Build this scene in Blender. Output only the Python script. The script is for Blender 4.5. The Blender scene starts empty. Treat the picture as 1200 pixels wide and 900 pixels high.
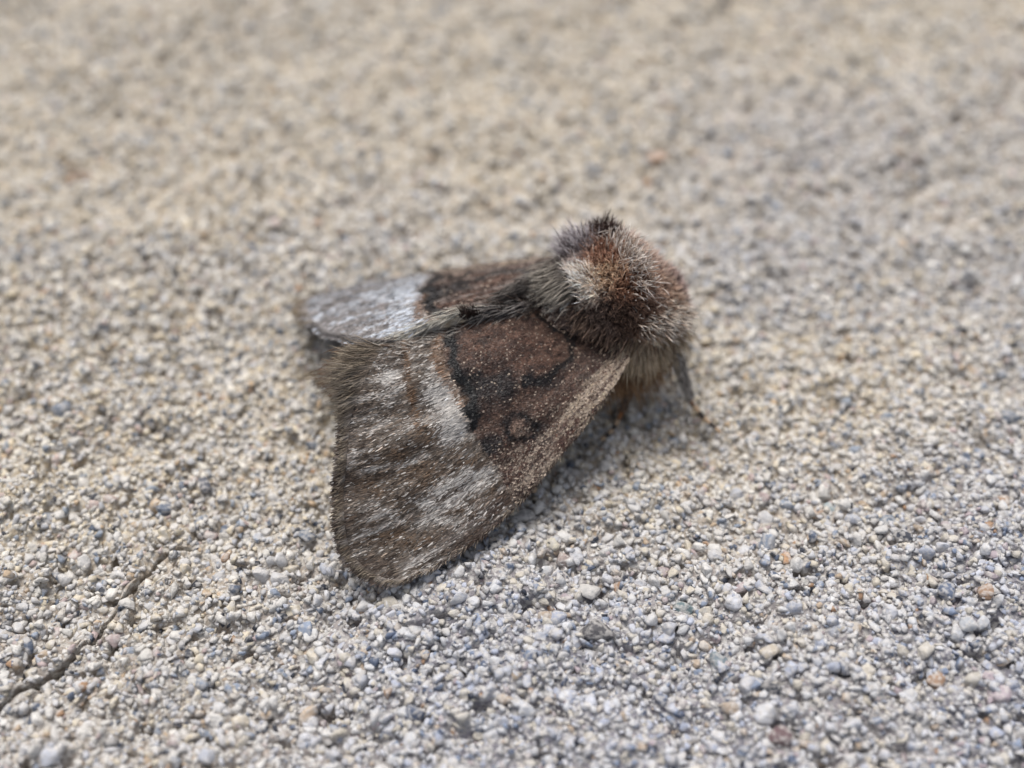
import bpy, math, random
import numpy as np
from mathutils import Vector

# ------------------------------------------------------------------ camera, sky, sun, exposure
# one unit = 1 cm
scn = bpy.context.scene
scn.unit_settings.scale_length = 0.01
cam_d = bpy.data.cameras.new('camera'); cam = bpy.data.objects.new('camera', cam_d)
scn.collection.objects.link(cam); scn.camera = cam
PITCH, DIST = math.radians(50), 4.83
cam.location = (0, -DIST*math.cos(PITCH), DIST*math.sin(PITCH))
cam.rotation_euler = (math.pi/2 - PITCH, 0, 0)
cam_d.sensor_width = 36; cam_d.angle = math.radians(50)
cam_d.clip_start = 0.05; cam_d.clip_end = 200
cam_d.dof.use_dof = True
cam_d.dof.focus_distance = 4.16
cam_d.dof.aperture_fstop = (cam_d.lens*1e-3)/(2*0.080)
cam_d.dof.aperture_blades = 7

SUN_EL, SUN_AZ = math.radians(66), math.radians(110)     # azimuth measured from +x towards +y
w = bpy.data.worlds.new('World'); scn.world = w; w.use_nodes = True
nt = w.node_tree; bg = nt.nodes['Background']
sky = nt.nodes.new('ShaderNodeTexSky'); sky.sky_type = 'NISHITA'; sky.sun_disc = False
sky.sun_elevation = SUN_EL; sky.sun_rotation = math.pi/2 - SUN_AZ
sky.dust_density = 4.0; sky.ozone_density = 0.6
hs = nt.nodes.new('ShaderNodeHueSaturation'); hs.inputs['Saturation'].default_value = 0.55
nt.links.new(sky.outputs[0], hs.inputs['Color']); nt.links.new(hs.outputs[0], bg.inputs['Color'])
bg.inputs['Strength'].default_value = 0.092
sun_d = bpy.data.lights.new('sun', 'SUN'); sun = bpy.data.objects.new('sun', sun_d)
scn.collection.objects.link(sun)
sun_d.energy = 1.7; sun_d.angle = math.radians(34); sun_d.color = (1.0, 0.985, 0.96)
sdir = Vector((math.cos(SUN_EL)*math.cos(SUN_AZ), math.cos(SUN_EL)*math.sin(SUN_AZ), math.sin(SUN_EL)))
sun.rotation_euler = sdir.to_track_quat('Z', 'Y').to_euler()
scn.view_settings.view_transform = 'Standard'; scn.view_settings.look = 'None'
scn.view_settings.exposure = 0.56; scn.view_settings.gamma = 1.0
scn.render.engine = 'CYCLES'
scn.cycles.use_denoising = True; scn.cycles.denoiser = 'OPENIMAGEDENOISE'; scn.cycles.denoising_input_passes = 'RGB_ALBEDO_NORMAL'
scn.cycles.max_bounces = 6; scn.cycles.diffuse_bounces = 4

rng = np.random.default_rng(7)

# ------------------------------------------------------------------ helpers
def lin(c):
    c = np.asarray(c, float)/255.0
    return np.where(c <= 0.04045, c/12.92, ((c+0.055)/1.055)**2.4)

def _hash(ix, iy, seed):
    h = (ix.astype(np.int64)*374761393 + iy.astype(np.int64)*668265263 + seed*1442695041) & 0x7fffffff
    h = ((h ^ (h >> 13))*1274126177) & 0x7fffffff
    return ((h ^ (h >> 16)) & 0xffff)/65535.0
def vnoise(x, y, seed=0):
    x = np.asarray(x, float); y = np.asarray(y, float)
    ix, iy = np.floor(x), np.floor(y); fx, fy = x-ix, y-iy
    fx, fy = fx*fx*(3-2*fx), fy*fy*(3-2*fy)
    a, b = _hash(ix, iy, seed), _hash(ix+1, iy, seed)
    c, d = _hash(ix, iy+1, seed), _hash(ix+1, iy+1, seed)
    return (a*(1-fx)+b*fx)*(1-fy)+(c*(1-fx)+d*fx)*fy - 0.5
def fbm(x, y, seed=0, n=3):
    s = 0; a = 1.0; f = 1.0
    for k in range(n):
        s = s + a*vnoise(x*f, y*f, seed+k*17); a *= 0.5; f *= 2.03
    return s

def mesh_np(name, V, F, cols=None, smooth=True, nper=3):
    """V (n,3), F (m,nper) -> mesh; cols (n,3) linear colours on the points"""
    me = bpy.data.meshes.new(name)
    V = np.ascontiguousarray(V, np.float32); F = np.ascontiguousarray(F, np.int32)
    me.vertices.add(len(V)); me.vertices.foreach_set('co', V.ravel())
    me.loops.add(F.size); me.loops.foreach_set('vertex_index', F.ravel())
    me.polygons.add(len(F))
    me.polygons.foreach_set('loop_start', np.arange(0, F.size, F.shape[1], dtype=np.int32))
    me.polygons.foreach_set('loop_total', np.full(len(F), F.shape[1], np.int32))
    me.polygons.foreach_set('use_smooth', np.full(len(F), smooth, bool))
    me.update(calc_edges=True)
    if cols is not None:
        at = me.attributes.new('Col', 'FLOAT_COLOR', 'POINT')
        at.data.foreach_set('color', np.c_[cols, np.ones(len(cols))].astype(np.float32).ravel())
    return me

def link(name, me, mat=None, parent=None, kind=None):
    o = bpy.data.objects.new(name, me); scn.collection.objects.link(o)
    if mat is not None and len(me.materials) == 0: me.materials.append(mat)
    if parent is not None: o.parent = parent
    if kind: o['kind'] = kind
    return o

def node_mat(name, source='attr', rough=0.6, spec=0.4, bump=None, mottle=None, sheen=0.0, speck=None):
    m = bpy.data.materials.new(name); m.use_nodes = True
    t = m.node_tree; p = t.nodes['Principled BSDF']
    p.inputs['Roughness'].default_value = rough
    p.inputs['Specular IOR Level'].default_value = spec
    if sheen: p.inputs['Sheen Weight'].default_value = sheen; p.inputs['Sheen Roughness'].default_value = 0.4
    if source == 'attr':
        a = t.nodes.new('ShaderNodeAttribute'); a.attribute_name = 'Col'; col = a.outputs['Color']
    elif source == 'object':
        a = t.nodes.new('ShaderNodeObjectInfo'); col = a.outputs['Color']
    tc = t.nodes.new('ShaderNodeNewGeometry')
    def noise(scale, detail=3):
        n = t.nodes.new('ShaderNodeTexNoise'); n.inputs['Scale'].default_value = scale; n.inputs['Detail'].default_value = detail
        t.links.new(tc.outputs['Position'], n.inputs['Vector']); return n.outputs['Fac']
    if mottle:
        sc_, lo, hi = mottle
        mr = t.nodes.new('ShaderNodeMapRange'); mr.inputs['From Min'].default_value = 0.3; mr.inputs['From Max'].default_value = 0.7
        mr.inputs['To Min'].default_value = lo; mr.inputs['To Max'].default_value = hi
        t.links.new(noise(sc_), mr.inputs['Value'])
        mx = t.nodes.new('ShaderNodeVectorMath'); mx.operation = 'SCALE'
        t.links.new(col, mx.inputs[0]); t.links.new(mr.outputs[0], mx.inputs['Scale']); col = mx.outputs[0]
    if speck:                                   # cement dust clinging in fine patches
        sc_, c, amount = speck
        mr = t.nodes.new('ShaderNodeMapRange'); mr.inputs['From Min'].default_value = 0.44; mr.inputs['From Max'].default_value = 0.58
        mr.inputs['To Max'].default_value = amount
        t.links.new(noise(sc_, 4), mr.inputs['Value'])
        mx = t.nodes.new('ShaderNodeMix'); mx.data_type = 'RGBA'
        t.links.new(mr.outputs[0], mx.inputs['Factor']); t.links.new(col, mx.inputs['A'])
        mx.inputs['B'].default_value = (*c, 1); col = mx.outputs['Result']
    t.links.new(col, p.inputs['Base Color'])
    if bump:
        sc_, dist = bump
        b = t.nodes.new('ShaderNodeBump'); b.inputs['Distance'].default_value = dist; b.inputs['Strength'].default_value = 0.8
        t.links.new(noise(sc_, 4), b.inputs['Height']); t.links.new(b.outputs[0], p.inputs['Normal'])
    return m

PASTE = tuple(lin((198, 193, 187)))
M_paste = node_mat('cement_paste', 'attr', 0.9, 0.2, bump=(42, 0.03), mottle=(14, 0.85, 1.08), speck=(45, tuple(lin((214, 211, 204))), 0.55))
M_grain = node_mat('sand_mineral', 'attr', 0.7, 0.35, bump=(50, 0.012), mottle=(30, 0.84, 1.1), speck=(34, PASTE, 0.75))
M_grain_o = node_mat('sand_mineral_large', 'object', 0.65, 0.4, bump=(50, 0.012), mottle=(26, 0.82, 1.1), speck=(50, PASTE, 0.6))
M_hair = node_mat('insect_hair', 'attr', 0.45, 0.4)
M_scale = node_mat('wing_scale', 'attr', 0.5, 0.35)
M_wing = node_mat('wing_membrane', 'attr', 0.7, 0.2)
M_body = node_mat('insect_cuticle', 'attr', 0.5, 0.3)

# ------------------------------------------------------------------ ground relief
CRACK = np.array([(-2.6, -2.15), (-1.945, -1.616), (-1.809, -1.48), (-1.716, -1.38), (-1.632, -1.291), (-1.574, -1.212), (-1.514, -1.132), (-1.481, -1.071), (-1.424, -0.961), (-1.374, -0.886), (-1.332, -0.848), (-1.27, -0.83)])
CRACK_W = np.array([.012, .012, .0115, .010, .008, .0075, .008, .0075, .007, .0085, .009, .003])
def crack_dist(x, y):
    """distance to the crack, and its half width there"""
    best = np.full(np.shape(x), 9.0); wd = np.zeros(np.shape(x))
    jx = x + 0.022*vnoise(x*16, y*16, 91); jy = y + 0.022*vnoise(x*14, y*14, 92)
    for (p, q, w0, w1) in zip(CRACK[:-1], CRACK[1:], CRACK_W[:-1], CRACK_W[1:]):
        d = q-p; t = np.clip(((jx-p[0])*d[0]+(jy-p[1])*d[1])/(d@d), 0, 1)
        e = np.hypot(jx-p[0]-t*d[0], jy-p[1]-t*d[1]); m = e < best
        best = np.where(m, e, best); wd = np.where(m, w0+(w1-w0)*t, wd)
    return best, wd
def ground_h(x, y, fine=True):
    x = np.asarray(x, float); y = np.asarray(y, float)
    h = 0.07*fbm(x*0.9, y*0.9, 3, 2) + 0.07*fbm(x*3.1, y*3.1, 11, 2)
    near_moth = np.exp(-(((x+0.1)/1.0)**2+((y+0.3)/0.9)**2))
    h = h*(1-0.6*near_moth) - 0.02*near_moth
    if fine:
        h = h + 0.03*fbm(x*6, y*6, 23, 2) + 0.042*fbm(x*17, y*17, 29, 2)
        h = h - 0.13*np.clip(vnoise(x*12, y*12, 37)-0.24, 0, 1) - 0.26*np.clip(vnoise(x*23, y*23, 39)-0.22, 0, 1)      # small pits
    d, wd = crack_dist(x, y)
    h = h - 0.45*np.exp(-(d/np.maximum(wd, 1e-4))**4)*(wd > 0)
    return h

def axis(lo, hi, step, far):
    a = list(np.arange(lo, hi+1e-6, step)); s = step
    r = [a[-1]]
    while r[-1] < far: s *= 1.25; r.append(r[-1]+s)
    l = [a[0]]; s = step
    while l[-1] > -far: s *= 1.25; l.append(l[-1]-s)
    return np.array(l[:0:-1] + a + r[1:])
xs, ys = axis(-3.8, 3.8, 0.023, 40), axis(-2.4, 3.6, 0.023, 40)
xs = np.unique(np.r_[xs[(xs < -2.0) | (xs > -1.25)], np.arange(-2.0, -1.25, 0.0045)])    # closer mesh where the crack runs
ys = np.unique(np.r_[ys[(ys < -1.7) | (ys > -0.82)], np.arange(-1.7, -0.82, 0.0045)])
X, Y = np.meshgrid(xs, ys); Zg = ground_h(X, Y)
nx, ny = len(xs), len(ys)
idx = np.arange(nx*ny).reshape(ny, nx)
F = np.stack([idx[:-1, :-1], idx[:-1, 1:], idx[1:, 1:], idx[1:, :-1]], -1).reshape(-1, 4)
def warm(x, y):                                  # cool light painted into the colour at near right, creamier far; noisy
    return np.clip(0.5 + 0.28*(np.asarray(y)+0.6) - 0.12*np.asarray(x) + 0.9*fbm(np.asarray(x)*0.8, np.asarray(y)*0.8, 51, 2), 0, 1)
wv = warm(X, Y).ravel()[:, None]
pc = lin((136, 133, 139))*(1-wv) + lin((178, 163, 140))*wv                 # matrix browner and darker than the sand, painting shade into the gaps
pc = pc*(1+0.30*fbm(X*6, Y*6, 77, 3).ravel()[:, None])
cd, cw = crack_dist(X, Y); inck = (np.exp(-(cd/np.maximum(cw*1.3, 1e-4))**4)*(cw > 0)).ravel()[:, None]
pc = pc*(1-inck) + lin((42, 35, 30))*inck                                  # dark brown painted in as the shade down the crack
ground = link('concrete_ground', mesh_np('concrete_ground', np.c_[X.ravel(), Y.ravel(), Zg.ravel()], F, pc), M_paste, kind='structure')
ground['label'] = 'rough cream and grey sandy concrete surface under the moth'

# ------------------------------------------------------------------ sand grains set in the concrete
import bmesh
def ico(sub):
    bm = bmesh.new(); bmesh.ops.create_icosphere(bm, subdivisions=sub, radius=1.0)
    bm.verts.ensure_lookup_table()
    V = np.array([v.co[:] for v in bm.verts]); Fc = np.array([[v.index for v in f.verts] for f in bm.faces]); bm.free()
    return V, Fc
def pebble(npts, cuts, seed):
    """an angular crushed grain: the hull of a few points, its edges a little worn"""
    r = np.random.default_rng(seed); bm = bmesh.new()
    p = r.normal(size=(npts, 3)); p /= np.linalg.norm(p, axis=1)[:, None]; p *= r.uniform(0.72, 1.12, npts)[:, None]
    vs = [bm.verts.new(q) for q in p]
    g = bmesh.ops.convex_hull(bm, input=vs)
    bmesh.ops.delete(bm, geom=[v for v in bm.verts if not v.link_faces], context='VERTS')
    for k in range(cuts):
        bmesh.ops.subdivide_edges(bm, edges=bm.edges[:], cuts=1, use_grid_fill=True)
        bmesh.ops.smooth_vert(bm, verts=bm.verts[:], factor=0.30 if k == 0 else 0.22, use_axis_x=True, use_axis_y=True, use_axis_z=True)
        for v in bm.verts: v.co *= 1.07+r.normal(0, 0.018)
    bmesh.ops.triangulate(bm, faces=bm.faces[:]); bmesh.ops.recalc_face_normals(bm, faces=bm.faces[:])
    bm.verts.index_update()
    V = np.array([v.co[:] for v in bm.verts]); Fc = np.array([[v.index for v in f.verts] for f in bm.faces]); bm.free()
    return V, Fc
PB3 = [pebble(15, 2, 300+i) for i in range(16)]      # the largest
PB2 = [pebble(11, 1, 100+i) for i in range(24)]      # in the sharp part of the picture
PB1 = [pebble(9, 0, 500+i) for i in range(16)]      # fine sand, and the soft distance

PAL = [((214, 209, 200), .33), ((202, 199, 196), .27), ((207, 195, 173), .15), ((182, 183, 188), .09), ((188, 166, 140), .04),
       ((144, 152, 164), .06), ((100, 108, 122), .042), ((62, 64, 71), .026), ((168, 134, 104), .008), ((184, 166, 161), .035)]
PC = np.array([lin(p[0]) for p in PAL]); PW = np.array([p[1] for p in PAL]); PW /= PW.sum()
def grain_cols(n, x, y):
    i = rng.choice(len(PAL), n, p=PW); c = PC[i].copy()
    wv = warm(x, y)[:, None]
    tint = np.array([0.86, 0.91, 1.035])*(1-wv) + np.array([1.10, 1.075, 1.01])*wv  # same painted light cast on the grains: bluish, darker near; creamier, lighter far
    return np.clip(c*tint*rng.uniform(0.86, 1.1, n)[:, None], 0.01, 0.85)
def rand_rot(n):
    q = rng.normal(size=(n, 4)); q /= np.linalg.norm(q, axis=1)[:, None]; a, b, c, d = q.T
    return np.stack([1-2*(c*c+d*d), 2*(b*c-a*d), 2*(b*d+a*c), 2*(b*c+a*d), 1-2*(b*b+d*d), 2*(c*d-a*b),
                     2*(b*d-a*c), 2*(c*d+a*b), 1-2*(b*b+c*c)], -1).reshape(n, 3, 3)
def scatter(sp, y0, y1, margin, clear):
    gx = np.arange(-4.2, 4.2, sp); gy = np.arange(y0, y1, sp)
    x, y = np.meshgrid(gx, gy); x = x.ravel()+rng.uniform(-.5, .5, x.size)*sp; y = y.ravel()+rng.uniform(-.5, .5, y.size)*sp
    half = 1.72 + 0.31*(y+1.7) + margin
    k = np.abs(x) < half; x, y = x[k], y[k]
    d, wd = crack_dist(x, y)
    k = (d > wd+clear) | (wd == 0)
    return x[k], y[k]

def grains(x, y, size, zoff):
    n = len(x)
    sc = size[:, None]*rng.uniform(0.62, 1.35, (n, 3))*0.60
    z = ground_h(x, y) + size*zoff
    return np.c_[x, y, z], sc, rand_rot(n), grain_cols(n, x, y)

def merge(name, P, S, Rm, C, lib, parent):
    Vs, Fs, Cs = [], [], []; off = 0
    which = rng.integers(0, len(lib), len(P))
    for k, (pv, pf) in enumerate(lib):
        i = np.where(which == k)[0]
        if not len(i): continue
        v = np.einsum('nij,nvj->nvi', Rm[i], pv[None]*S[i][:, None, :]); v[..., 2] *= 0.82
        v += P[i][:, None, :]
        Vs.append(v.reshape(-1, 3)); Cs.append(np.repeat(C[i], len(pv), 0))
        Fs.append((pf[None]+(np.arange(len(i))*len(pv))[:, None, None]).reshape(-1, 3)+off); off += len(i)*len(pv)
    return link(name, mesh_np(name, np.concatenate(Vs), np.concatenate(Fs), np.concatenate(Cs)), M_grain, parent, 'stuff')

# coarse grains
x, y = scatter(0.034, -2.15, 3.45, 0.45, 0.022)
size = np.clip(rng.lognormal(math.log(0.037), 0.24, len(x)), 0.021, 0.056)
gP, gS, gR, gC = grains(x, y, size, rng.uniform(-0.34, 0.18, len(x)))
# the 300 that show largest become grains of their own
dist = np.linalg.norm(gP - np.array(cam.location), axis=1)
fw = np.array([0, math.cos(PITCH), -math.sin(PITCH)]); upv = np.array([0, math.sin(PITCH), math.cos(PITCH)])
rel = gP - np.array(cam.location); dz = rel@fw
th = math.tan(math.radians(25))
inside = (np.abs(rel[:, 0]/dz) < th*0.97) & (np.abs(rel@upv/dz) < th*0.73)
under = (((gP[:, 0]+0.3)/0.85)**2 + ((gP[:, 1]+0.25)/0.6)**2) < 1
score = np.where(inside & ~under, size/dist, 0)
HAND = [  # x, y, size, stretch, colour of the grains one notices in the photograph
 (-1.257, -.524, .10, 1.2, (62, 66, 78)), (.315, -1.202, .12, 1.5, (64, 62, 66)), (.743, -1.314, .10, 1.2, (112, 128, 138)), (.929, -1.61, .11, 1.1, (84, 58, 62)),
 (.642, -1.089, .08, 1.7, (84, 106, 112)), (1.06, -.886, .07, 1.1, (196, 146, 104)), (.453, -.533, .055, 1.2, (70, 72, 84)), (.195, -.417, .07, 1.1, (206, 186, 150)),
 (.041, -.694, .09, 1.7, (150, 146, 142)), (-.809, -.77, .075, 1.2, (96, 106, 122)), (2.147, -.168, .10, 1.1, (70, 84, 104)), (2.1, 2.264, .15, 1.7, (110, 112, 116)),
 (-1.723, .696, .13, 1.3, (148, 112, 74)), (-2.278, 1.429, .14, 1.4, (168, 128, 92)), (.771, 1.57, .12, 1.3, (186, 140, 104)), (-1.927, -.168, .10, 1.2, (120, 130, 146)),
 (.167, -.828, .07, 1.0, (216, 206, 182)), (.389, -.438, .085, 1.0, (188, 184, 178)), (-.844, -.328, .075, 1.2, (84, 92, 104)), (1.27, -1.236, .06, 1.1, (70, 60, 62)),
 (.199, -.886, .08, 1.2, (168, 148, 140)), (1.496, -.71, .085, 1.2, (104, 116, 132)), (1.29, -.629, .07, 1.1, (140, 158, 162)), (.469, -.566, .06, 1.0, (222, 216, 200)),
 (.932, -1.297, .07, 1.6, (212, 198, 176)), (.292, -1.017, .10, 1.2, (206, 202, 196)), (1.673, -1.195, .08, 1.2, (180, 184, 190))]
top = np.argsort(-score)[:300-len(HAND)]
keep = np.ones(len(x), bool); keep[top] = False
for (hx, hy, hs_, st, c) in HAND:
    keep &= np.hypot(x-hx, y-hy) > hs_*0.5
lib3 = [mesh_np('sand_grain', v, f) for v, f in PB3]
for m_ in lib3: m_.materials.append(M_grain_o)
from mathutils import Matrix
def place_grain(p, s, R3, c, k):
    o = bpy.data.objects.new('sand_grain', lib3[k % len(lib3)]); scn.collection.objects.link(o); o.parent = ground
    Mx = Matrix([list(r) for r in (R3*np.asarray(s)[None, :])]).to_4x4(); Mx.translation = Vector(p); o.matrix_local = Mx
    o.color = (*[float(q) for q in c], 1.0)
for n_, i in enumerate(top):
    if any(math.hypot(x[i]-h[0], y[i]-h[1]) < h[2]*0.6 for h in HAND): keep[i] = False; continue
    place_grain(gP[i], gS[i], gR[i], gC[i], n_)
for n_, (hx, hy, hs_, st, c) in enumerate(HAND):
    a = rng.uniform(-0.5, 0.5); ca, sa = math.cos(a), math.sin(a)
    R3 = np.array([[ca, -sa, 0], [sa, ca, 0], [0, 0, 1.0]])
    hs_ *= 0.85
    place_grain((hx, hy, float(ground_h(hx, hy))+hs_*0.10), (hs_*0.5*st, hs_*0.5, hs_*0.38), R3, lin(np.array(c)*0.75+0.25*np.array((165, 162, 158))), n_*3+1)
nearby = keep & (gP[:, 1] < 1.1); beyond = keep & ~nearby
merge('sand', gP[nearby], gS[nearby], gR[nearby], gC[nearby], PB2, ground)
merge('sand', gP[beyond], gS[beyond], gR[beyond], gC[beyond], PB1, ground)
# fine sand between them, where the photograph is sharp enough to show it
x2, y2 = scatter(0.021, -2.1, 1.0, 0.3, 0.011)
size2 = np.clip(rng.lognormal(math.log(0.024), 0.30, len(x2)), 0.012, 0.045)
a_ = grains(x2, y2, size2, rng.uniform(-0.3, 0.4, len(x2)))
merge('fine_sand', *a_, PB1, ground)

# ------------------------------------------------------------------ the moth
YAW = math.radians(18.4)
moth = bpy.data.objects.new('moth', None); scn.collection.objects.link(moth)
moth.location = (-0.6878, -0.2986, 0.0); moth.rotation_euler = (0, 0, YAW); moth.empty_display_size = 0.3
moth['label'] = 'furry brown and grey moth resting with folded wings on rough concrete'
moth['category'] = 'moth'

def resample(L, n):
    L = np.array(L, float); s = np.r_[0, np.cumsum(np.linalg.norm(np.diff(L, axis=0), axis=1))]; s /= s[-1]
    t = np.linspace(0, 1, n); m = np.gradient(L, s, axis=0)
    i = np.clip(np.searchsorted(s, t, side='right')-1, 0, len(s)-2); h = (s[i+1]-s[i])[:, None]; q = ((t-s[i])[:, None])/h
    return (2*q**3-3*q**2+1)*L[i]+(q**3-2*q**2+q)*h*m[i]+(-2*q**3+3*q**2)*L[i+1]+(q**3-q**2)*h*m[i+1]

# wing outlines in the moth's own frame: along the body, sideways, up
NR = [(1.147, 0, .358), (.907, 0, .488), (.725, 0, .528), (.565, 0, .527), (.406, 0, .512), (.267, 0, .510), (.138, 0, .525)]
NC = [(1.122, -.290, .420), (1.030, -.364, .380), (.905, -.437, .300), (.746, -.519, .220), (.574, -.611, .150), (.392, -.689, .100), (.204, -.743, .070), (.048, -.774, .060)]
NO = [(.138, 0, .525), (.077, -.094, .510), (.016, -.191, .465), (-.035, -.293, .400), (-.079, -.393, .330), (-.116, -.486, .250), (-.137, -.571, .180), (-.132, -.638, .130), (-.090, -.701, .085), (-.022, -.754, .065), (.048, -.774, .060)]
FR = [(1.051, .15, .565), (.961, .12, .548), (.839, .075, .532), (.722, .045, .540), (.574, .03, .565), (.456, .02, .563), (.343, .02, .528), (.202, .02, .497)]
FC = [(1.092, .313, .430), (1.015, .400, .375), (.889, .495, .312), (.755, .577, .251), (.594, .657, .189), (.426, .721, .139), (.233, .772, .107), (.042, .794, .080)]
FO = [(.202, .020, .497), (.125, .061, .491), (.064, .144, .450), (.018, .233, .404), (-.011, .325, .356), (-.031, .420, .309), (-.038, .511, .256), (-.038, .605, .202), (-.020, .694, .146), (.006, .762, .100), (.042, .794, .080)]

# markings, in wing coordinates (0..1 root to margin, 0..1 inner edge to leading edge)
BORDER = np.array([(.689, 0), (.706, .046), (.696, .146), (.656, .259), (.609, .368), (.595, .46), (.595, .531), (.572, .59), (.548, .703), (.532, .778), (.542, .858), (.589, 1.0)])
DARKLINE = [(.672, -.02), (.676, .071), (.652, .167), (.632, .255), (.605, .343), (.589, .435), (.585, .519)]
OVAL = [(.318, .067), (.281, .184), (.224, .264), (.204, .368), (.227, .469), (.278, .506), (.338, .515), (.398, .473)]
OCHRE = [(.853, .017), (.826, .092), (.816, .172), (.799, .23), (.789, .297), (.766, .406)]
DARKS = [(.468, .427, 14, 18), (.528, .669, 13, 11), (.351, .515, 22, 8), (.555, .665, 9, 8), (.619, .322, 8, 16), (.629, .958, 16, 8), (.559, .364, 20, 18)]
WHITES = [(.649, .423, 22, 24), (.712, .234, 14, 12), (.886, .151, 20, 14), (.589, .753, 22, 8), (.650, .735, 22, 7), (.700, .726, 22, 7), (.756, .724, 20, 6), (.689, .808, 16, 6), (.739, .824, 14, 6), (.528, .774, 7, 9), (.696, .335, 18, 14)]
BROWNS = [(.60, .90, 16, 14), (.76, .60, 30, 12), (.74, .45, 26, 10), (.686, .197, 6, 14), (.823, .51, 26, 10), (.612, .682, 20, 9), (.896, .586, 26, 9), (.876, .778, 26, 10), (.816, .858, 14, 8), (.672, .858, 18, 9)]
CU, CV = 320.0, 262.0
def chart(du, dv): return -314.2*du+68.1*dv, 258.4*du+205.1*dv        # an unskewed frame for the marks
def polydist(u, v, L):
    best = np.full(u.shape, 1e9); x, y = chart(u, v)
    for p, q in zip(L[:-1], L[1:]):
        p = np.array(chart(*p)); q = np.array(chart(*q)); d = q-p
        t = np.clip(((x-p[0])*d[0]+(y-p[1])*d[1])/(d@d), 0, 1)
        best = np.minimum(best, np.hypot(x-p[0]-t*d[0], y-p[1]-t*d[1]))
    return best
def blob(u, v, b):
    x, y = chart(u-b[0], v-b[1]); return np.exp(-((x/b[2])**2+(y/b[3])**2))
def mixc(c, col, f):
    return c*(1-f[..., None]) + lin(col)*f[..., None]
def sstep(x, a, b):
    t = np.clip((x-a)/(b-a), 0, 1); return t*t*(3-2*t)
def pattern(u, v, far=False):
    """wing colour (linear), how far a point lies in the outer, streaky part, and the share of white scales there"""
    wob = fbm(u*22, v*22, 5, 2)+0.8*fbm(u*60, v*60, 6, 1)
    uu, vv = u+0.016*wob, v+0.020*fbm(u*25, v*25, 8, 2)+0.008*fbm(u*70, v*70, 9, 1)
    ub = np.interp(vv, BORDER[:, 1], BORDER[:, 0])
    outer = sstep(uu-ub, -0.008, 0.010)
    n1 = fbm(u*9, v*40, 21, 3); n2 = fbm(u*30, v*30, 31, 2); n3 = fbm(u*60, v*110, 41, 2)
    # inner part: umber, finely speckled, a warmer shield inside the dark outline
    c = np.broadcast_to(lin((72, 53, 44)), u.shape+(3,)).copy()
    c = mixc(c, (116, 92, 78), np.clip(0.22+1.9*n2, 0, 1)*0.65)
    c = mixc(c, (50, 36, 31), np.clip(-0.15-1.9*n2+0.9*fbm(u*8, v*12, 65, 2), 0, 1)*0.7)
    x, y = chart(u-.45, v-.27); shield = np.clip(1.6-np.hypot((x+0.1*y)/72, (y+0.12*x)/36)**2*1.2, 0, 1)
    c = mixc(c, (98, 70, 57), shield*np.clip(0.50+1.3*n2, 0, 1)*0.75)
    c = mixc(c, (62, 42, 34), shield*np.exp(-((v-0.20-0.05*u)/0.020)**2)*0.7)
    root = sstep(0.2-u, -0.10, 0.12); c = mixc(c, (62, 48, 42), root*0.7*(v < 0.75))
    cost = sstep(v, 0.62, 0.90)*(1-sstep(u, 0.50, 0.68))
    c = mixc(c, (160, 144, 128), cost*np.clip(0.05+3.0*n3+1.6*n1, 0, 1)*0.8)
    c = mixc(c, (52, 36, 30), cost*np.clip(-0.1-2.6*n3+1.5*n2, 0, 1)*0.75)
    pale = sstep(v, 0.70, 0.88)*(1-sstep(u, 0.18, 0.40)); c = mixc(c, (198, 178, 150), pale*np.clip(0.45+1.6*n1+1.2*n3, 0, 1)*0.9)
    c = mixc(c, (66, 38, 30), sstep(v, 0.55, 0.75)*np.clip(n2*3.5-0.1, 0, 1)*0.65)
    c = mixc(c, (44, 34, 30), sstep(v, 0.80, 0.95)*sstep(u, 0.42, 0.58)*np.clip(0.5+2*n2, 0, 1)*0.75)
    ov = polydist(uu, vv, OVAL); c = mixc(c, (20, 15, 14), np.clip(1.5*np.exp(-(ov/(5.8+6*fbm(u*18, v*18, 75, 2)))**2), 0, 1)*0.95)
    for b in DARKS:
        c = mixc(c, (22, 17, 18), np.clip(blob(uu, vv, b)*1.6, 0, 1)*0.9*(1-outer))
    # outer part: grey brown with long streaks
    o = np.broadcast_to(lin((94, 82, 70)), u.shape+(3,)).copy()
    o = mixc(o, (58, 44, 33), np.clip(0.36+2.3*n1, 0, 1)*0.85)
    o = mixc(o, (146, 138, 131), np.clip(0.05-1.6*n1+0.9*n3, 0, 1)*0.7)
    for b in BROWNS: o = mixc(o, (80, 61, 43), np.clip(blob(uu, vv, b)*1.1, 0, 1)*0.75)
    pw = 0.045+0.32*np.clip(-n1*1.8, 0, 1)
    for b in WHITES: pw = np.maximum(pw, np.clip(blob(uu, vv, b)*1.15, 0, 1)*np.clip(0.60-1.2*n1, 0.1, 0.9))
    lobe = sstep(v, 0.20, 0.30)*(1-sstep(v, 0.50, 0.60))
    pw = np.maximum(pw, np.clip(1.5*np.exp(-((u-ub-0.035)/0.06)**2), 0, 1)*0.95*lobe)
    low = sstep(v, 0.80, 0.93)*(1-sstep(u, 0.72, 0.95)); o = mixc(o, (60, 46, 39), low*np.clip(0.7+1.5*n2, 0, 1)*0.85); pw = pw*(1-0.5*low)
    och = np.exp(-(polydist(uu, vv, OCHRE)/4.5)**2); o = mixc(o, (96, 68, 42), och*0.75); pw = pw*(1-0.8*och)
    edge = sstep(u, 0.97, 0.998); o = mixc(o, (74, 62, 54), edge*0.6); pw = pw*(1-0.6*edge)
    if far:
        wh = (1-sstep(u-ub, 0.04, 0.30)); o = mixc(o, (132, 129, 130), np.full(u.shape, 0.6)); pw = np.clip(0.10+0.48*wh+1.2*n1, 0, 0.97)
    o = mixc(o, (190, 185, 180), pw*0.4)
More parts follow.
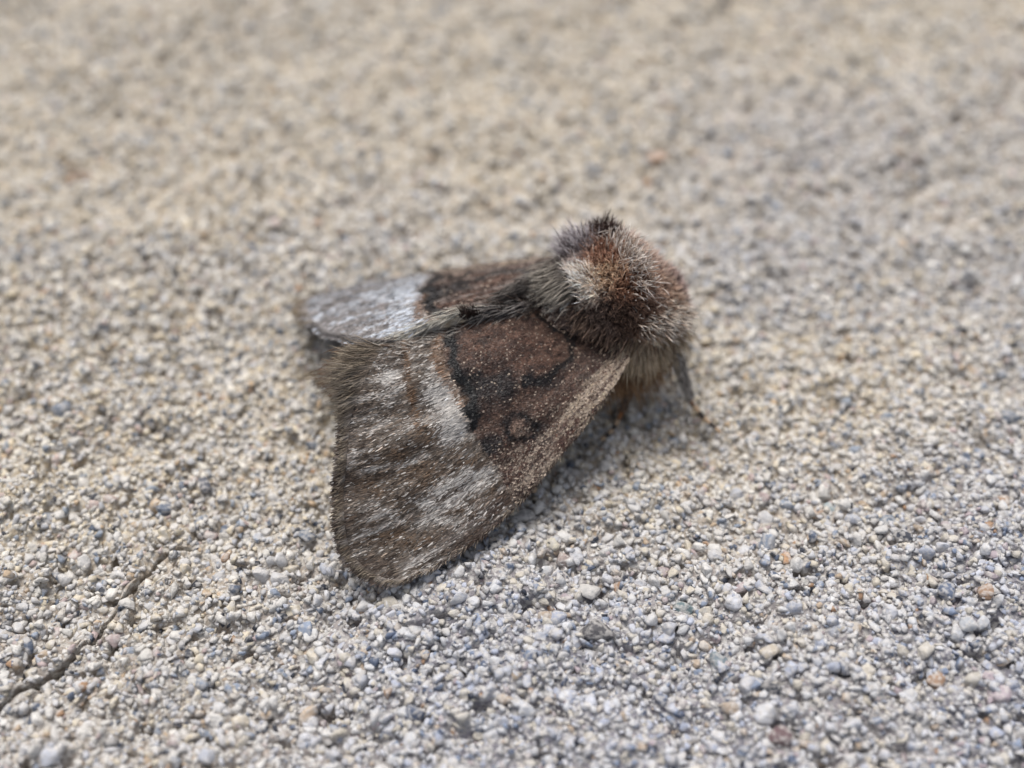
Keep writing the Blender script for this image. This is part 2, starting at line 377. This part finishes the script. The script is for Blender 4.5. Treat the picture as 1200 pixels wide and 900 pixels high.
    c = c*(1-outer[..., None]) + o*outer[..., None]
    pw = pw*outer + (1-outer)*(0.03+0.34*cost*np.clip(.5+2*n1, 0, 1)+0.45*pale*np.clip(.5+n1, 0, 1))
    dl = polydist(uu, vv, DARKLINE); k = np.clip(1.7*np.exp(-(dl/(8.0+4*fbm(u*16, v*16, 73, 2)))**2), 0, 1); c = mixc(c, (14, 11, 11), k*0.98); pw = pw*(1-k)
    if far: c = mixc(c, (150, 141, 134), (1-outer)*np.clip(0.1+1.6*n1+0.8*n2, 0, 1)*0.55)
    if far: k = np.exp(-((uu-ub+0.022)/0.022)**2); c = mixc(c, (24, 21, 23), k*0.85); pw = pw*(1-k)
    k = np.exp(-((uu-ub-0.020)/0.017)**2)*(v < 0.42); c = mixc(c, (118, 87, 62), k*0.7); pw = pw*(1-0.8*k)
    rx, ry = chart(uu-.431, vv-.686); rr = np.hypot(rx/20, (ry-0.12*rx)/12)*(1+0.2*fbm(u*30, v*30, 71, 2))
    k = np.exp(-((rr-1)/0.34)**2)*np.clip(1.1+0.9*n2, 0.5, 1); c = mixc(c, (14, 10, 10), k*0.97); pw = pw*(1-k)
    c = mixc(c, (138, 116, 100), np.exp(-((rr-0.15)/0.40)**2)*np.clip(0.6+2*n2, 0, 1)*0.7)
    return c, outer, pw

def make_wing(Rr, Cc, Oo, side, bulge, far):
    nu, nv = 170, 130
    Rr, Cc, Oo = resample(Rr, nu), resample(Cc, nu), resample(Oo, nv); B = resample([Rr[0], (Rr[0]+Cc[0])/2+np.array([0.01, 0, 0.02]), Cc[0]], nv)
    u = np.linspace(0, 1, nu)[:, None, None]; v = np.linspace(0, 1, nv)[None, :, None]
    S = (1-v)*Rr[:, None]+v*Cc[:, None]+(1-u)*B[None]+u*Oo[None]
    S = S - ((1-u)*(1-v)*Rr[0]+(1-u)*v*Cc[0]+u*(1-v)*Rr[-1]+u*v*Cc[-1])
    U, V = np.broadcast_to(u[..., 0], (nu, nv)), np.broadcast_to(v[..., 0], (nu, nv))
    def normals(S):
        du, dv = np.gradient(S, axis=0), np.gradient(S, axis=1)
        n = np.cross(du, dv); n /= np.linalg.norm(n, axis=-1)[..., None]+1e-9
        return (n if n[..., 2].mean() > 0 else -n), du, dv
    n, du, dv = normals(S)
    hgt = bulge*np.sin(np.pi*V)**0.8*np.sin(np.pi*np.clip(U*0.8+0.12, 0, 1))
    hgt = hgt + 0.008*np.sin(V*math.pi*9+2*U)*U*np.sin(np.pi*V) + 0.014*fbm(U*5, V*9, 15, 2)*np.sin(np.pi*V)   # veins and soft creases
    S = S + n*hgt[..., None]
    n, du, dv = normals(S)
    col, _, _ = pattern(U, V, far)
    ii = np.arange(nu*nv).reshape(nu, nv)
    q = np.stack([ii[:-1, :-1], ii[1:, :-1], ii[1:, 1:], ii[:-1, 1:]], -1).reshape(-1, 4)
    nq = np.cross(du, dv).mean((0, 1))
    if nq[2] < 0: q = q[:, ::-1]
    # a thin closed sheet: upper skin, lower skin, rim
    th = 0.007; Sl = S - n*th; N0 = nu*nv
    rim = np.r_[ii[0, :], ii[1:, -1], ii[-1, -2::-1], ii[-2:0:-1, 0]]
    rq = np.stack([rim, np.roll(rim, -1), np.roll(rim, -1)+N0, rim+N0], -1)
    VV = np.r_[S.reshape(-1, 3), Sl.reshape(-1, 3)]; CC = np.r_[col.reshape(-1, 3), (col*0.5+lin((120, 110, 100))*0.5).reshape(-1, 3)]
    wing = link('forewing', mesh_np('forewing', VV, np.r_[q, q[:, ::-1]+N0, rq], CC*0.8), M_wing, moth)
    return wing, S, n, du, dv

def sample_grid(A, u, v):
    nu, nv = A.shape[:2]; fu, fv = u*(nu-1.001), v*(nv-1.001); i, j = fu.astype(int), fv.astype(int); a, b = (fu-i)[:, None], (fv-j)[:, None]
    return (A[i, j]*(1-a)+A[i+1, j]*a)*(1-b)+(A[i, j+1]*(1-a)+A[i+1, j+1]*a)*b
def unit(a): return a/(np.linalg.norm(a, axis=-1)[..., None]+1e-9)

def strands(name, root, d, L, r, bend, c0, c1, parent, nseg=3, mat=None, kind='stuff', flat=None):
    n = len(root); L = np.asarray(L)[:, None]; d = unit(d)
    a = unit(np.cross(d, rng.normal(size=(n, 3)))); b = np.cross(d, a)
    vs, cs = [], []
    for k in range(nseg):
        t = k/nseg; ctr = root + d*L*t + bend*L*t*t; rr = (np.asarray(r)*(1-0.55*t**2))[:, None]
        for m in range(3):
            an = 2*math.pi*m/3; vs.append(ctr + (a*math.cos(an)+b*math.sin(an))*rr); cs.append(c0+(c1-c0)*t**1.3)
    vs.append(root + d*L + bend*L); cs.append(c1)
    V = np.stack(vs, 1); Cc = np.stack(cs, 1); m_ = V.shape[1]; f = []
    for k in range(nseg-1):
        for m in range(3):
            p, q = 3*k+m, 3*k+(m+1) % 3; f += [(p, q, q+3), (p, q+3, p+3)]
    k = nseg-1
    for m in range(3): f.append((3*k+m, 3*k+(m+1) % 3, 3*nseg))
    Fx = (np.array(f)[None]+(np.arange(n)*m_)[:, None, None]).reshape(-1, 3)
    return link(name, mesh_np(name, V.reshape(-1, 3), Fx, np.clip(Cc, 0, 0.9).reshape(-1, 3)), mat or M_hair, parent, kind)

def wing_cover(wing, S, n, du, dv, far, count):
    u, v = rng.uniform(0, 1, count), rng.uniform(0, 1, count)
    P, nn, tu, tv = (sample_grid(A, u, v) for A in (S, n, du, dv))
    tu, tv, nn = unit(tu), unit(tv), unit(nn)
    _, outer, _ = pattern(u, v, far)
    L = (0.012 + 0.025*outer)*rng.uniform(0.7, 1.35, count); Wd = (0.0037-0.0012*outer)*rng.uniform(0.7, 1.3, count)
    col, _, pw = pattern(np.clip(u+0.5*L/1.15, 0, 1), v, far)
    ang = rng.normal(0, 0.24-0.10*outer, count)[:, None]
    side = unit(np.cross(nn, tu)); T = unit(tu*np.cos(ang)+side*np.sin(ang)); Sd = unit(np.cross(nn, T))
    tilt = rng.normal(0, 0.28, count)[:, None]; Sd = unit(Sd*np.cos(tilt)+nn*np.sin(tilt))
    lift = rng.uniform(0.04, 0.30, count)[:, None]*(1.2-0.75*outer[:, None])
    D = unit(T+nn*lift); base = P+nn*0.001
    L1, W1 = L[:, None], Wd[:, None]
    v0 = base; v1 = base+D*L1*0.55+Sd*W1; v2 = base+D*L1*0.55-Sd*W1; v3 = base+D*L1-Sd*W1*0.45-nn*L1*0.08; v4 = base+D*L1+Sd*W1*0.45-nn*L1*0.08
    V = np.stack([v0, v1, v2, v3, v4], 1).reshape(-1, 3)
    f = np.array([(0, 1, 2), (1, 4, 2), (4, 3, 2)]); Fx = (f[None]+(np.arange(count)*5)[:, None, None]).reshape(-1, 3)
    # every scale has its own tone: most near the ground colour, some pale-tipped, some dark
    tone = np.exp(rng.normal(0, 0.28, count)*(1.2+0.4*outer))[:, None]
    pick = rng.uniform(0, 1, count)[:, None]
    c = col*tone
    c = np.where(pick > 1-pw[:, None], (lin((186, 191, 199) if far else (180, 174, 167))*outer[:, None]+lin((166, 149, 132))*(1-outer[:, None]))*np.exp(rng.normal(0, 0.25, count))[:, None], c)
    c = np.where(pick < 0.10, c*0.55, c)
    c = np.clip(c, 0.006, 0.8)
    k = np.stack([c*0.75, c, c, c*1.1, c*1.1], 1).reshape(-1, 3)
    link('wing_scales', mesh_np('wing_scales', V, Fx, np.clip(k, 0, 0.85), smooth=False), M_scale, wing, 'stuff')

near_wing = make_wing(NR, NC, NO, -1, 0.028, False)
far_wing = make_wing(FR, FC, FO, 1, 0.012, True)
near_wing[0]['label'] = 'broad near forewing with umber inner half and grey streaked outer half'
far_wing[0]['label'] = 'foreshortened far forewing with white patch beyond the dark line'
wing_cover(*near_wing, False, 150000)
wing_cover(*far_wing, True, 80000)

# fringes along the outer margins, and hair along the inner edges
def fringe(W, far, n, lens, tag='wing_fringe'):
    wing, S, nn, du, dv = W
    v = np.where(rng.uniform(0, 1, n) < 0.55, rng.uniform(0, 0.3, n), rng.uniform(0.0, 1, n))
    e = S[-1]; t = v*(len(e)-1.001); i = t.astype(int); P = e[i]+(e[i+1]-e[i])*(t-i)[:, None]
    d = unit(unit(du[-1][i])+rng.normal(0, 0.16, (n, 3))); N_ = unit(nn[-1][i])
    L = np.interp(v, lens[0], lens[1])*rng.uniform(0.3, 1.5, n)
    back = (0.012+0.05*np.clip(1-v/0.28, 0, 1)*rng.uniform(0, 1, n))[:, None]
    root = P - unit(du[-1][i])*back + N_*(0.003+0.02*back)
    m = rng.uniform(0, 1, n)[:, None]; ec, _, _ = pattern(np.full(n, .93), v, far)
    pale = lin((196, 180, 156)); tb = np.clip(1-v/0.3, 0, 1)[:, None]; c0 = ec*(0.8+0.6*m)*(1-0.55*tb)+lin((150, 134, 116))*0.55*tb*(0.6+0.8*m); c1 = (pale*(1-m)+ec*m*1.3)*0.95
    if far: tn_ = np.clip((v-0.4)/0.2, 0, 1)[:, None]*(1-m*.6); c1 = lin((172, 146, 104))*tn_+ec*(1-tn_)
    d = unit(d + N_*(0.25*np.clip(1-v/0.3, 0, 1))[:, None])
    strands(tag, root, d, L+0.02, np.full(n, 0.0019), rng.normal(0, 0.12, (n, 3))-np.array([0, 0, 0.05]), c0, c1, wing, 3)
fringe(near_wing, False, 4200, ([0, .1, .2, .3, 1], [.08, .11, .06, .022, .016]))
fringe(far_wing, True, 2200, ([0, .25, .45, .6, .9, 1], [.02, .015, .02, .045, .045, .03]))
def inner_hair(W, u0, u1, n, sign, lo, hi, c0, c1, spread):
    wing, S, nn, du, dv = W
    u = rng.uniform(u0, u1, n); v = np.abs(rng.normal(0, 0.035, n))
    P, N_, tu, tv = (sample_grid(A, u, np.clip(v, 0, .9)) for A in (S, nn, du, dv))
    tu, tv, N_ = unit(tu), unit(tv), unit(N_)
    d = unit(tu - tv*0.22 + N_*0.06 + rng.normal(0, spread, (n, 3)))
    m = rng.uniform(0, 1, n)[:, None]
    strands('edge_hair', P, d, rng.uniform(lo, hi, n), np.full(n, 0.0024), N_*-0.12+rng.normal(0, .06, (n, 3)), lin(c0)*(.6+.6*m), lin(c1)*(.6+.6*m), wing, 4)
inner_hair(far_wing, 0.48, 0.98, 260, 1, .05, .13, (150, 142, 128), (226, 220, 206), 0.13)
inner_hair(far_wing, 0.05, 0.50, 160, 1, .03, .08, (64, 55, 50), (140, 134, 128), 0.16)
inner_hair(near_wing, 0.62, 1.0, 150, 1, .03, .07, (130, 120, 110), (206, 198, 188), 0.18)

def costa_hair(W, n):
    wing, S, nn, du, dv = W
    u, v = rng.uniform(0.1, 0.99, n), 1-np.abs(rng.normal(0, 0.012, n))
    P, N_, tu, tv = (sample_grid(A, u, np.clip(v, 0, .999)) for A in (S, nn, du, dv))
    d = unit(unit(tu)+unit(tv)*0.35+rng.normal(0, 0.22, (n, 3))); m = rng.uniform(0, 1, n)[:, None]
    strands('edge_hair', P, d, rng.uniform(.015, .042, n), np.full(n, .0024), rng.normal(0, .1, (n, 3)), lin((60, 46, 38))*(.6+.8*m), np.where(m > .5, lin((188, 172, 152)), lin((80, 62, 50))), wing, 3)
costa_hair(near_wing, 900); costa_hair(far_wing, 500)

# ------------------------------------------------------------------ body: abdomen, thorax and head in one skin
RINGS = [(.02, .28, .012, .012), (.05, .28, .05, .05), (.15, .30, .10, .10), (.35, .31, .14, .135), (.6, .32, .155, .15), (.82, .34, .16, .155), (.95, .40, .155, .15), (1.02, .455, .172, .168),
         (1.10, .50, .205, .195), (1.18, .505, .21, .20), (1.25, .485, .20, .19), (1.30, .455, .165, .165), (1.36, .415, .145, .145), (1.40, .395, .125, .128), (1.435, .385, .09, .10), (1.46, .38, .05, .055), (1.472, .38, .012, .012)]
rg = resample([(a, z, rb, rz) for a, z, rb, rz in RINGS], 90); na = 56
an = np.linspace(0, 2*np.pi, na, endpoint=False)
bx = np.repeat(rg[:, 0][:, None], na, 1); by = rg[:, 2][:, None]*np.cos(an)[None]; bz = rg[:, 1][:, None]+rg[:, 3][:, None]*np.sin(an)[None]
seg = 1-0.05*(np.abs(((bx/0.12) % 1)-0.5) > 0.42)*(bx < 0.95)
BV = np.stack([bx, by*seg, bz], -1); ib = np.arange(90*na).reshape(90, na)
bq = np.stack([ib[:-1], np.roll(ib[:-1], -1, 1), np.roll(ib[1:], -1, 1), ib[1:]], -1).reshape(-1, 4)
BVf = np.r_[BV.reshape(-1, 3), [[.015, 0, .28], [1.476, 0, .38]]]
caps = [(90*na, ib[0, (k+1) % na], ib[0, k]) for k in range(na)] + [(90*na+1, ib[-1, k], ib[-1, (k+1) % na]) for k in range(na)]
bt = np.r_[bq[:, [0, 1, 2]], bq[:, [0, 2, 3]], np.array(caps)][:, ::-1]
bcol = np.broadcast_to(lin((62, 47, 40)), BVf.shape)*(1+0.25*fbm(BVf[:, 0]*14, BVf[:, 1]*14, 4, 2))[:, None]
body = link('body', mesh_np('body', BVf, bt, bcol), M_body, moth)
body['label'] = 'stout body with thickly furred thorax and lowered head'

tri = BVf[bt]; tn = np.cross(tri[:, 1]-tri[:, 0], tri[:, 2]-tri[:, 0]); ta = np.linalg.norm(tn, axis=1); tn = tn/(ta[:, None]+1e-12)
ctr = tri.mean(1)
if ((ctr-np.array([1.17, 0, .48]))*tn).sum(1)[(ctr[:, 0] > 1.0) & (ctr[:, 0] < 1.3)].mean() < 0: tn = -tn
def on_body(mask, n):
    p = ta*mask; i = rng.choice(len(tri), n, p=p/p.sum()); r1, r2 = rng.uniform(0, 1, n), rng.uniform(0, 1, n); s = np.sqrt(r1)
    return tri[i, 0]*(1-s)[:, None]+tri[i, 1]*(s*(1-r2))[:, None]+tri[i, 2]*(s*r2)[:, None], tn[i]

# tufts of the coat: place, length, root colour, tip colour, weight
TUFTS = [((1.161, .161, .678), .125, (58, 38, 30), (40, 28, 27), .9), ((1.058, .164, .636), .085, (88, 74, 70), (166, 156, 154), 1.15), ((1.00, -.03, .62), .11, (184, 172, 160), (246, 240, 230), .72),
         ((1.03, -.08, .63), .10, (176, 162, 148), (236, 228, 216), .58), ((1.10, -.085, .691), .075, (132, 104, 82), (200, 176, 150), .75), ((1.13, .03, .71), .06, (90, 60, 46), (146, 110, 90), .9), ((1.20, -.05, .69), .09, (120, 92, 74), (226, 214, 206), .5),
         ((1.29, .05, .65), .08, (106, 76, 56), (190, 172, 162), 1), ((1.26, .16, .58), .085, (92, 66, 54), (186, 174, 172), 1), ((1.36, .02, .55), .07, (100, 72, 56), (190, 170, 160), 1), ((1.42, .02, .48), .06, (74, 50, 44), (164, 148, 146), 1),
         ((1.44, .10, .42), .06, (68, 50, 46), (172, 160, 158), 1), ((1.16, -.13, .668), .065, (92, 62, 47), (150, 114, 92), .9), ((1.24, -.10, .58), .06, (100, 72, 56), (186, 160, 142), 1), ((1.20, -.16, .56), .055, (84, 60, 48), (146, 120, 102), .75),
         ((1.12, -.187, .573), .045, (60, 44, 36), (108, 88, 74), .8), ((1.313, -.121, .413), .075, (124, 96, 76), (226, 204, 180), 1.0), ((1.36, -.12, .42), .07, (116, 88, 72), (216, 194, 174), .9), ((1.42, -.08, .36), .05, (70, 50, 44), (184, 164, 156), 1), ((1.033, -.17, .557), .045, (64, 50, 43), (124, 108, 98), .9),
         ((1.33, -.10, .50), .06, (108, 78, 62), (200, 176, 158), 1)]
TC = np.array([t[0] for t in TUFTS]); TL = np.array([t[1] for t in TUFTS]); T0 = np.array([lin(t[2]) for t in TUFTS]); T1_ = np.array([lin(t[3]) for t in TUFTS]); TW = np.array([t[4] for t in TUFTS])
def coat(name, mask, n, seed_dir, lenk=1.0):
    P, N_ = on_body(mask, n)
    dd = np.linalg.norm(P[:, None]-TC[None], axis=-1)/TW[None]; dd = dd*(1+0.12*rng.normal(size=dd.shape))
    wgt = np.exp(-(dd-dd.min(1)[:, None])/0.016); wgt /= wgt.sum(1)[:, None]
    c0, c1, L = wgt@T0, wgt@T1_, wgt@TL
    d = unit(N_ + seed_dir + rng.normal(0, 0.20, (n, 3)))
    L = L*lenk*rng.uniform(0.55, 1.2, n)*0.60
    # tips gather into small locks
    nc = n//36; ci = rng.choice(n, nc, replace=False); tip = P + d*L[:, None]
    near = np.empty(n, int)
    for s in range(0, n, 1500):
        near[s:s+1500] = ((P[s:s+1500, None]-P[ci][None])**2).sum(-1).argmin(1)
    pull = rng.uniform(0.4, 0.92, n)[:, None]
    tip2 = tip*(1-pull) + (tip[ci][near])*pull
    bend = (tip2-tip)/L[:, None] + rng.normal(0, 0.34, (n, 3))
    m = rng.uniform(0, 1, n)[:, None]; tone = np.exp(rng.normal(0, 0.22, n))[:, None]
    c1 = np.where(m > 0.8, c1*1.3+0.03, np.where(m < 0.25, c1*0.45, c1))
    c0, c1 = c0*tone*np.array([.98, .80, .70]), c1*tone*1.28*np.array([1.06, .98, .92])
    return strands(name, P, d, L, np.full(n, 0.0023)*rng.uniform(.7, 1.35, n), bend, c0, c1, body, 3)
ma = ctr[:, 0]
coat('thorax_fur', ((ma > 1.00) & (ma < 1.27) & (ctr[:, 2] > 0.38+np.clip(1.15-ma, 0, 1)*1.1)).astype(float), 15000, np.array([0.05, 0, 0.05]))
coat('head_fur', ((ma >= 1.25) & (ctr[:, 2] > 0.29)).astype(float), 9500, np.array([0.12, 0, 0.10]))

coat('flank_fur', ((ma > 0.84) & (ma < 1.16) & (ctr[:, 2] > 0.34)).astype(float), 4200, np.array([-1.3, 0, 0.0]), 0.42)

def patch_hair(name, pts, n, jit, dirs, lo, hi, c0, c1, rad=0.0024, spread=0.2, grav=0.2, seg=4, parent=None):
    """hair rooted along a line of points, each with its own direction"""
    pts, dirs = np.array(pts, float), np.array(dirs, float)
    t = rng.uniform(0, len(pts)-1.001, n); i = t.astype(int); f = (t-i)[:, None]
    P = pts[i]*(1-f)+pts[i+1]*f + rng.normal(0, jit, (n, 3)); d = unit(unit(dirs[i]*(1-f)+dirs[i+1]*f) + rng.normal(0, spread, (n, 3)))
    m = rng.uniform(0, 1, n)[:, None]
    return strands(name, P, d, rng.uniform(lo, hi, n), np.full(n, rad), np.array([0, 0, -grav])+rng.normal(0, .12, (n, 3)), lin(c0)*(.55+.7*m), lin(c1)*(.55+.7*m), parent or body, seg)
# upright dark crest, and the lilac grey hair behind it
patch_hair('crest_tuft', [(1.13, .17, .67), (1.16, .15, .69), (1.19, .12, .70)], 260, .018, [(-.2, .2, 1), (0, .1, 1), (.2, .1, 1)], 0.04, .085, (78, 54, 44), (60, 44, 40), .0022, .3, 0, 3)
patch_hair('crest_tuft', [(1.02, .17, .60), (1.06, .16, .64), (1.09, .13, .67)], 500, .022, [(-.7, .4, .7), (-.5, .3, .8), (-.3, .2, .9)], .05, .10, (110, 96, 94), (214, 206, 208), .0022, .28, 0, 3)
# loose pale hairs of the collar, and the stiff pale-tipped clump beside the face
patch_hair('collar_hair', [(1.16, .05, .73), (1.19, -.03, .72), (1.20, -.10, .69), (1.20, -.16, .63)], 420, .028, [(.3, .3, 1), (.4, -.1, 1), (.4, -.5, .8), (.3, -.8, .5)], .04, .085, (150, 126, 106), (250, 240, 230), .0022, .42, .1, 4)
patch_hair('face_tuft', [(1.20, -.20, .50), (1.26, -.19, .49), (1.32, -.175, .46), (1.38, -.14, .44)], 620, .026, [(.1, -.9, .5), (.3, -.8, .35), (.5, -.7, .2), (.7, -.5, .1)], .05, .085, (120, 92, 74), (255, 240, 222), .0036, .28, 0, 3)
# long beige hair under the shoulder
patch_hair('breast_fur', [(1.10, -.185, .43), (1.16, -.20, .41), (1.22, -.19, .38), (1.30, -.15, .34), (1.37, -.12, .32), (1.43, -.06, .31)], 2600, .022,
           [(-.95, -.35, -.30), (-.6, -.6, -.5), (-.1, -.7, -.7), (.1, -.6, -.8), (.3, -.5, -.8), (.5, -.3, -.8)], .045, .125, (140, 116, 94), (218, 200, 172), .0025, .20, .25, 4)
patch_hair('breast_fur', [(1.05, -.17, .30), (1.2, -.16, .26), (1.35, -.10, .24)], 1200, .03, [(-.3, -.6, -.6), (0, -.5, -.8), (.2, -.3, -.9)], .08, .18, (120, 88, 60), (160, 126, 92), .0025, .25, .1, 3)
# dark streaky hair lying on the wing root
patch_hair('shoulder_fur', [(.99, -.05, .54), (1.00, -.13, .52), (1.06, -.18, .50), (1.12, -.21, .47)], 420, .020, [(-1, -.4, -.15), (-1, -.55, -.25), (-.9, -.7, -.3), (-.8, -.8, -.4)], .03, .075, (70, 52, 43), (138, 114, 96), .0024, .18, .15, 4)
# grey tufts trailing back from the thorax between the wings
patch_hair('dorsal_tuft', [(.98, -.02, .60), (.96, .06, .60), (.95, .12, .58)], 620, .022, [(-1, -.22, -.20), (-1, -.14, -.10), (-1, -.1, -.06)], .06, .15, (92, 84, 78), (196, 186, 170), .0019, .10, .05, 4)
patch_hair('dorsal_tuft', [(.80, .0, .54), (.70, .0, .55), (.60, .01, .56)], 200, .014, [(-1, -.1, .02), (-1, 0, .03), (-1, 0, .05)], .06, .14, (70, 62, 58), (150, 144, 138), .0024, .2, .15, 4)
patch_hair('dorsal_tuft', [(.575, .00, .555), (.55, .01, .56), (.53, .015, .56)], 150, .009, [(-.3, 0, 1), (-.2, -.1, 1), (-.4, .1, 1)], .03, .06, (40, 28, 23), (66, 50, 42), .0024, .18, 0, 3)
patch_hair('abdomen_fur', [(.18, -.04, .40), (.12, .02, .38), (.06, .04, .32)], 700, .04, [(-1, -.1, .1), (-1, .1, 0), (-1, .1, -.1)], .06, .14, (78, 58, 46), (132, 102, 74), .0026, .25, .1, 3)

patch_hair('dorsal_tuft', [(1.00, .14, .60), (.95, .10, .595), (.92, .05, .575)], 520, .016, [(-1, -.3, -.02), (-1, -.25, -.02), (-1, -.15, 0)], .05, .13, (84, 74, 68), (188, 178, 164), .0020, .14, .05, 4)
patch_hair('dorsal_tuft', [(.90, .11, .575), (.83, .09, .575), (.77, .07, .57), (.72, .05, .565)], 420, .012, [(-1, -.25, .06), (-1, -.25, .05), (-1, -.2, .05), (-1, -.15, .05)], .05, .10, (54, 46, 42), (120, 112, 104), .0020, .12, .08, 4)
patch_hair('abdomen_fur', [(.98, .05, .50), (.88, .04, .475), (.78, .03, .47), (.68, .02, .465)], 900, .028, [(-.8, 0, .6), (-.8, 0, .6), (-.8, 0, .6), (-.8, 0, .6)], .06, .11, (50, 40, 35), (96, 84, 76), .0028, .25, .05, 3)
# eyes
for s in (-1, 1):
    V_, F_ = ico(3)
    e = link('eye', mesh_np('eye', V_*np.array([.045, .03, .05])+np.array([1.385, s*.118, .375]), F_, np.broadcast_to(lin((24, 20, 20)), V_.shape)), M_body, moth)

# legs: furred thigh and shin, ringed foot
def tube(pts, rad, n=10):
    pts = np.array(pts, float); ts = unit(np.gradient(pts, axis=0)); ref = np.array([0.3, 0.2, 1.0]); V = []
    for p, t, r in zip(pts, ts, rad):
        a = unit(np.cross(t, ref)); b = np.cross(t, a)
        for k in range(n): V.append(p+(a*math.cos(2*math.pi*k/n)+b*math.sin(2*math.pi*k/n))*r)
    V.append(pts[0]); V.append(pts[-1]); m = len(pts); F_ = []
    for i in range(m-1):
        for k in range(n):
            a, b = i*n+k, i*n+(k+1) % n; F_ += [(a, b, b+n), (a, b+n, a+n)]
    for k in range(n): F_ += [(m*n, (k+1) % n, k), (m*n+1, (m-1)*n+k, (m-1)*n+(k+1) % n)]
    return np.array(V), np.array(F_)
def make_leg(hip, knee, ankle, foot, toe, hairy=500, hc=((128, 118, 108), (232, 224, 214)), hip_r=.030):
    P = resample([hip, ((np.array(hip)+knee)/2), knee, (np.array(knee)*.5+np.array(ankle)*.5), ankle], 22)
    r = np.interp(np.linspace(0, 1, 22), [0, .3, .5, .8, .93, 1], [hip_r, .022, .018, .013, .010, .0085])
    V_, F_ = tube(P, r); c = np.broadcast_to(lin((124, 114, 108)), V_.shape).copy(); c[int(len(V_)*.88):] = lin((140, 92, 54))
    leg = link('leg', mesh_np('leg', V_, F_, c), M_body, moth)
    n = hairy; t = rng.uniform(0, 19.0, n)*1.0; i = t.astype(int); p = P[i]+(P[i+1]-P[i])*(t-i)[:, None]; ax = unit(P[i+1]-P[i])
    q = rng.normal(size=(n, 3)); q = unit(q-(q*ax).sum(1)[:, None]*ax); m = rng.uniform(0, 1, n)[:, None]
    strands('leg_hair', p+q*r[i][:, None]*0.9, ax+q*0.7, rng.uniform(.03, .062, n)*(1-0.55*t/19), np.full(n, .0024), -q*0.12, lin(hc[0])*(.25+.9*m), lin(hc[1])*(.25+1.0*m), leg, 3)
    K = resample([ankle, foot, toe], 41); s = np.linspace(0, 1, 41)
    rr = .0095 - .003*s + .0022*np.abs(np.sin(s*math.pi*5)); V_, F_ = tube(K, rr, 8)
    band = (np.floor(s*5-0.15).astype(int) % 2 == 0); cc = np.where(np.repeat(band, 8)[:, None], lin((176, 150, 122)), lin((62, 54, 50))); cc = np.r_[cc, cc[:1], cc[-1:]]
    ts = link('tarsus', mesh_np('tarsus', V_, F_, cc), M_body, leg)
    return leg
for s in (-1, 1):
    make_leg((1.33, s*.08, .30), (1.385, s*.20, .235), (1.425, s*.335, .06), (1.45, s*.39, .036), (1.492, s*.482, .020), 900)
    make_leg((1.20, s*.10, .30), (1.17, s*.235, .16), (1.10, s*.30, .05), (1.06, s*.33, .03), (1.00, s*.36, .02), 350, ((96, 70, 50), (140, 108, 80)))
    make_leg((1.02, s*.10, .28), (.86, s*.28, .19), (.72, s*.42, .06), (.69, s*.46, .035), (.645, s*.52, .02), 300, ((78, 68, 62), (140, 128, 118)))

import sys; print('TRIS', sum(sum(len(p.vertices)-2 for p in o.data.polygons) if len(o.data.polygons)<2000 else len(o.data.loops)-2*len(o.data.polygons) for o in scn.objects if o.type=='MESH'), file=sys.stderr)
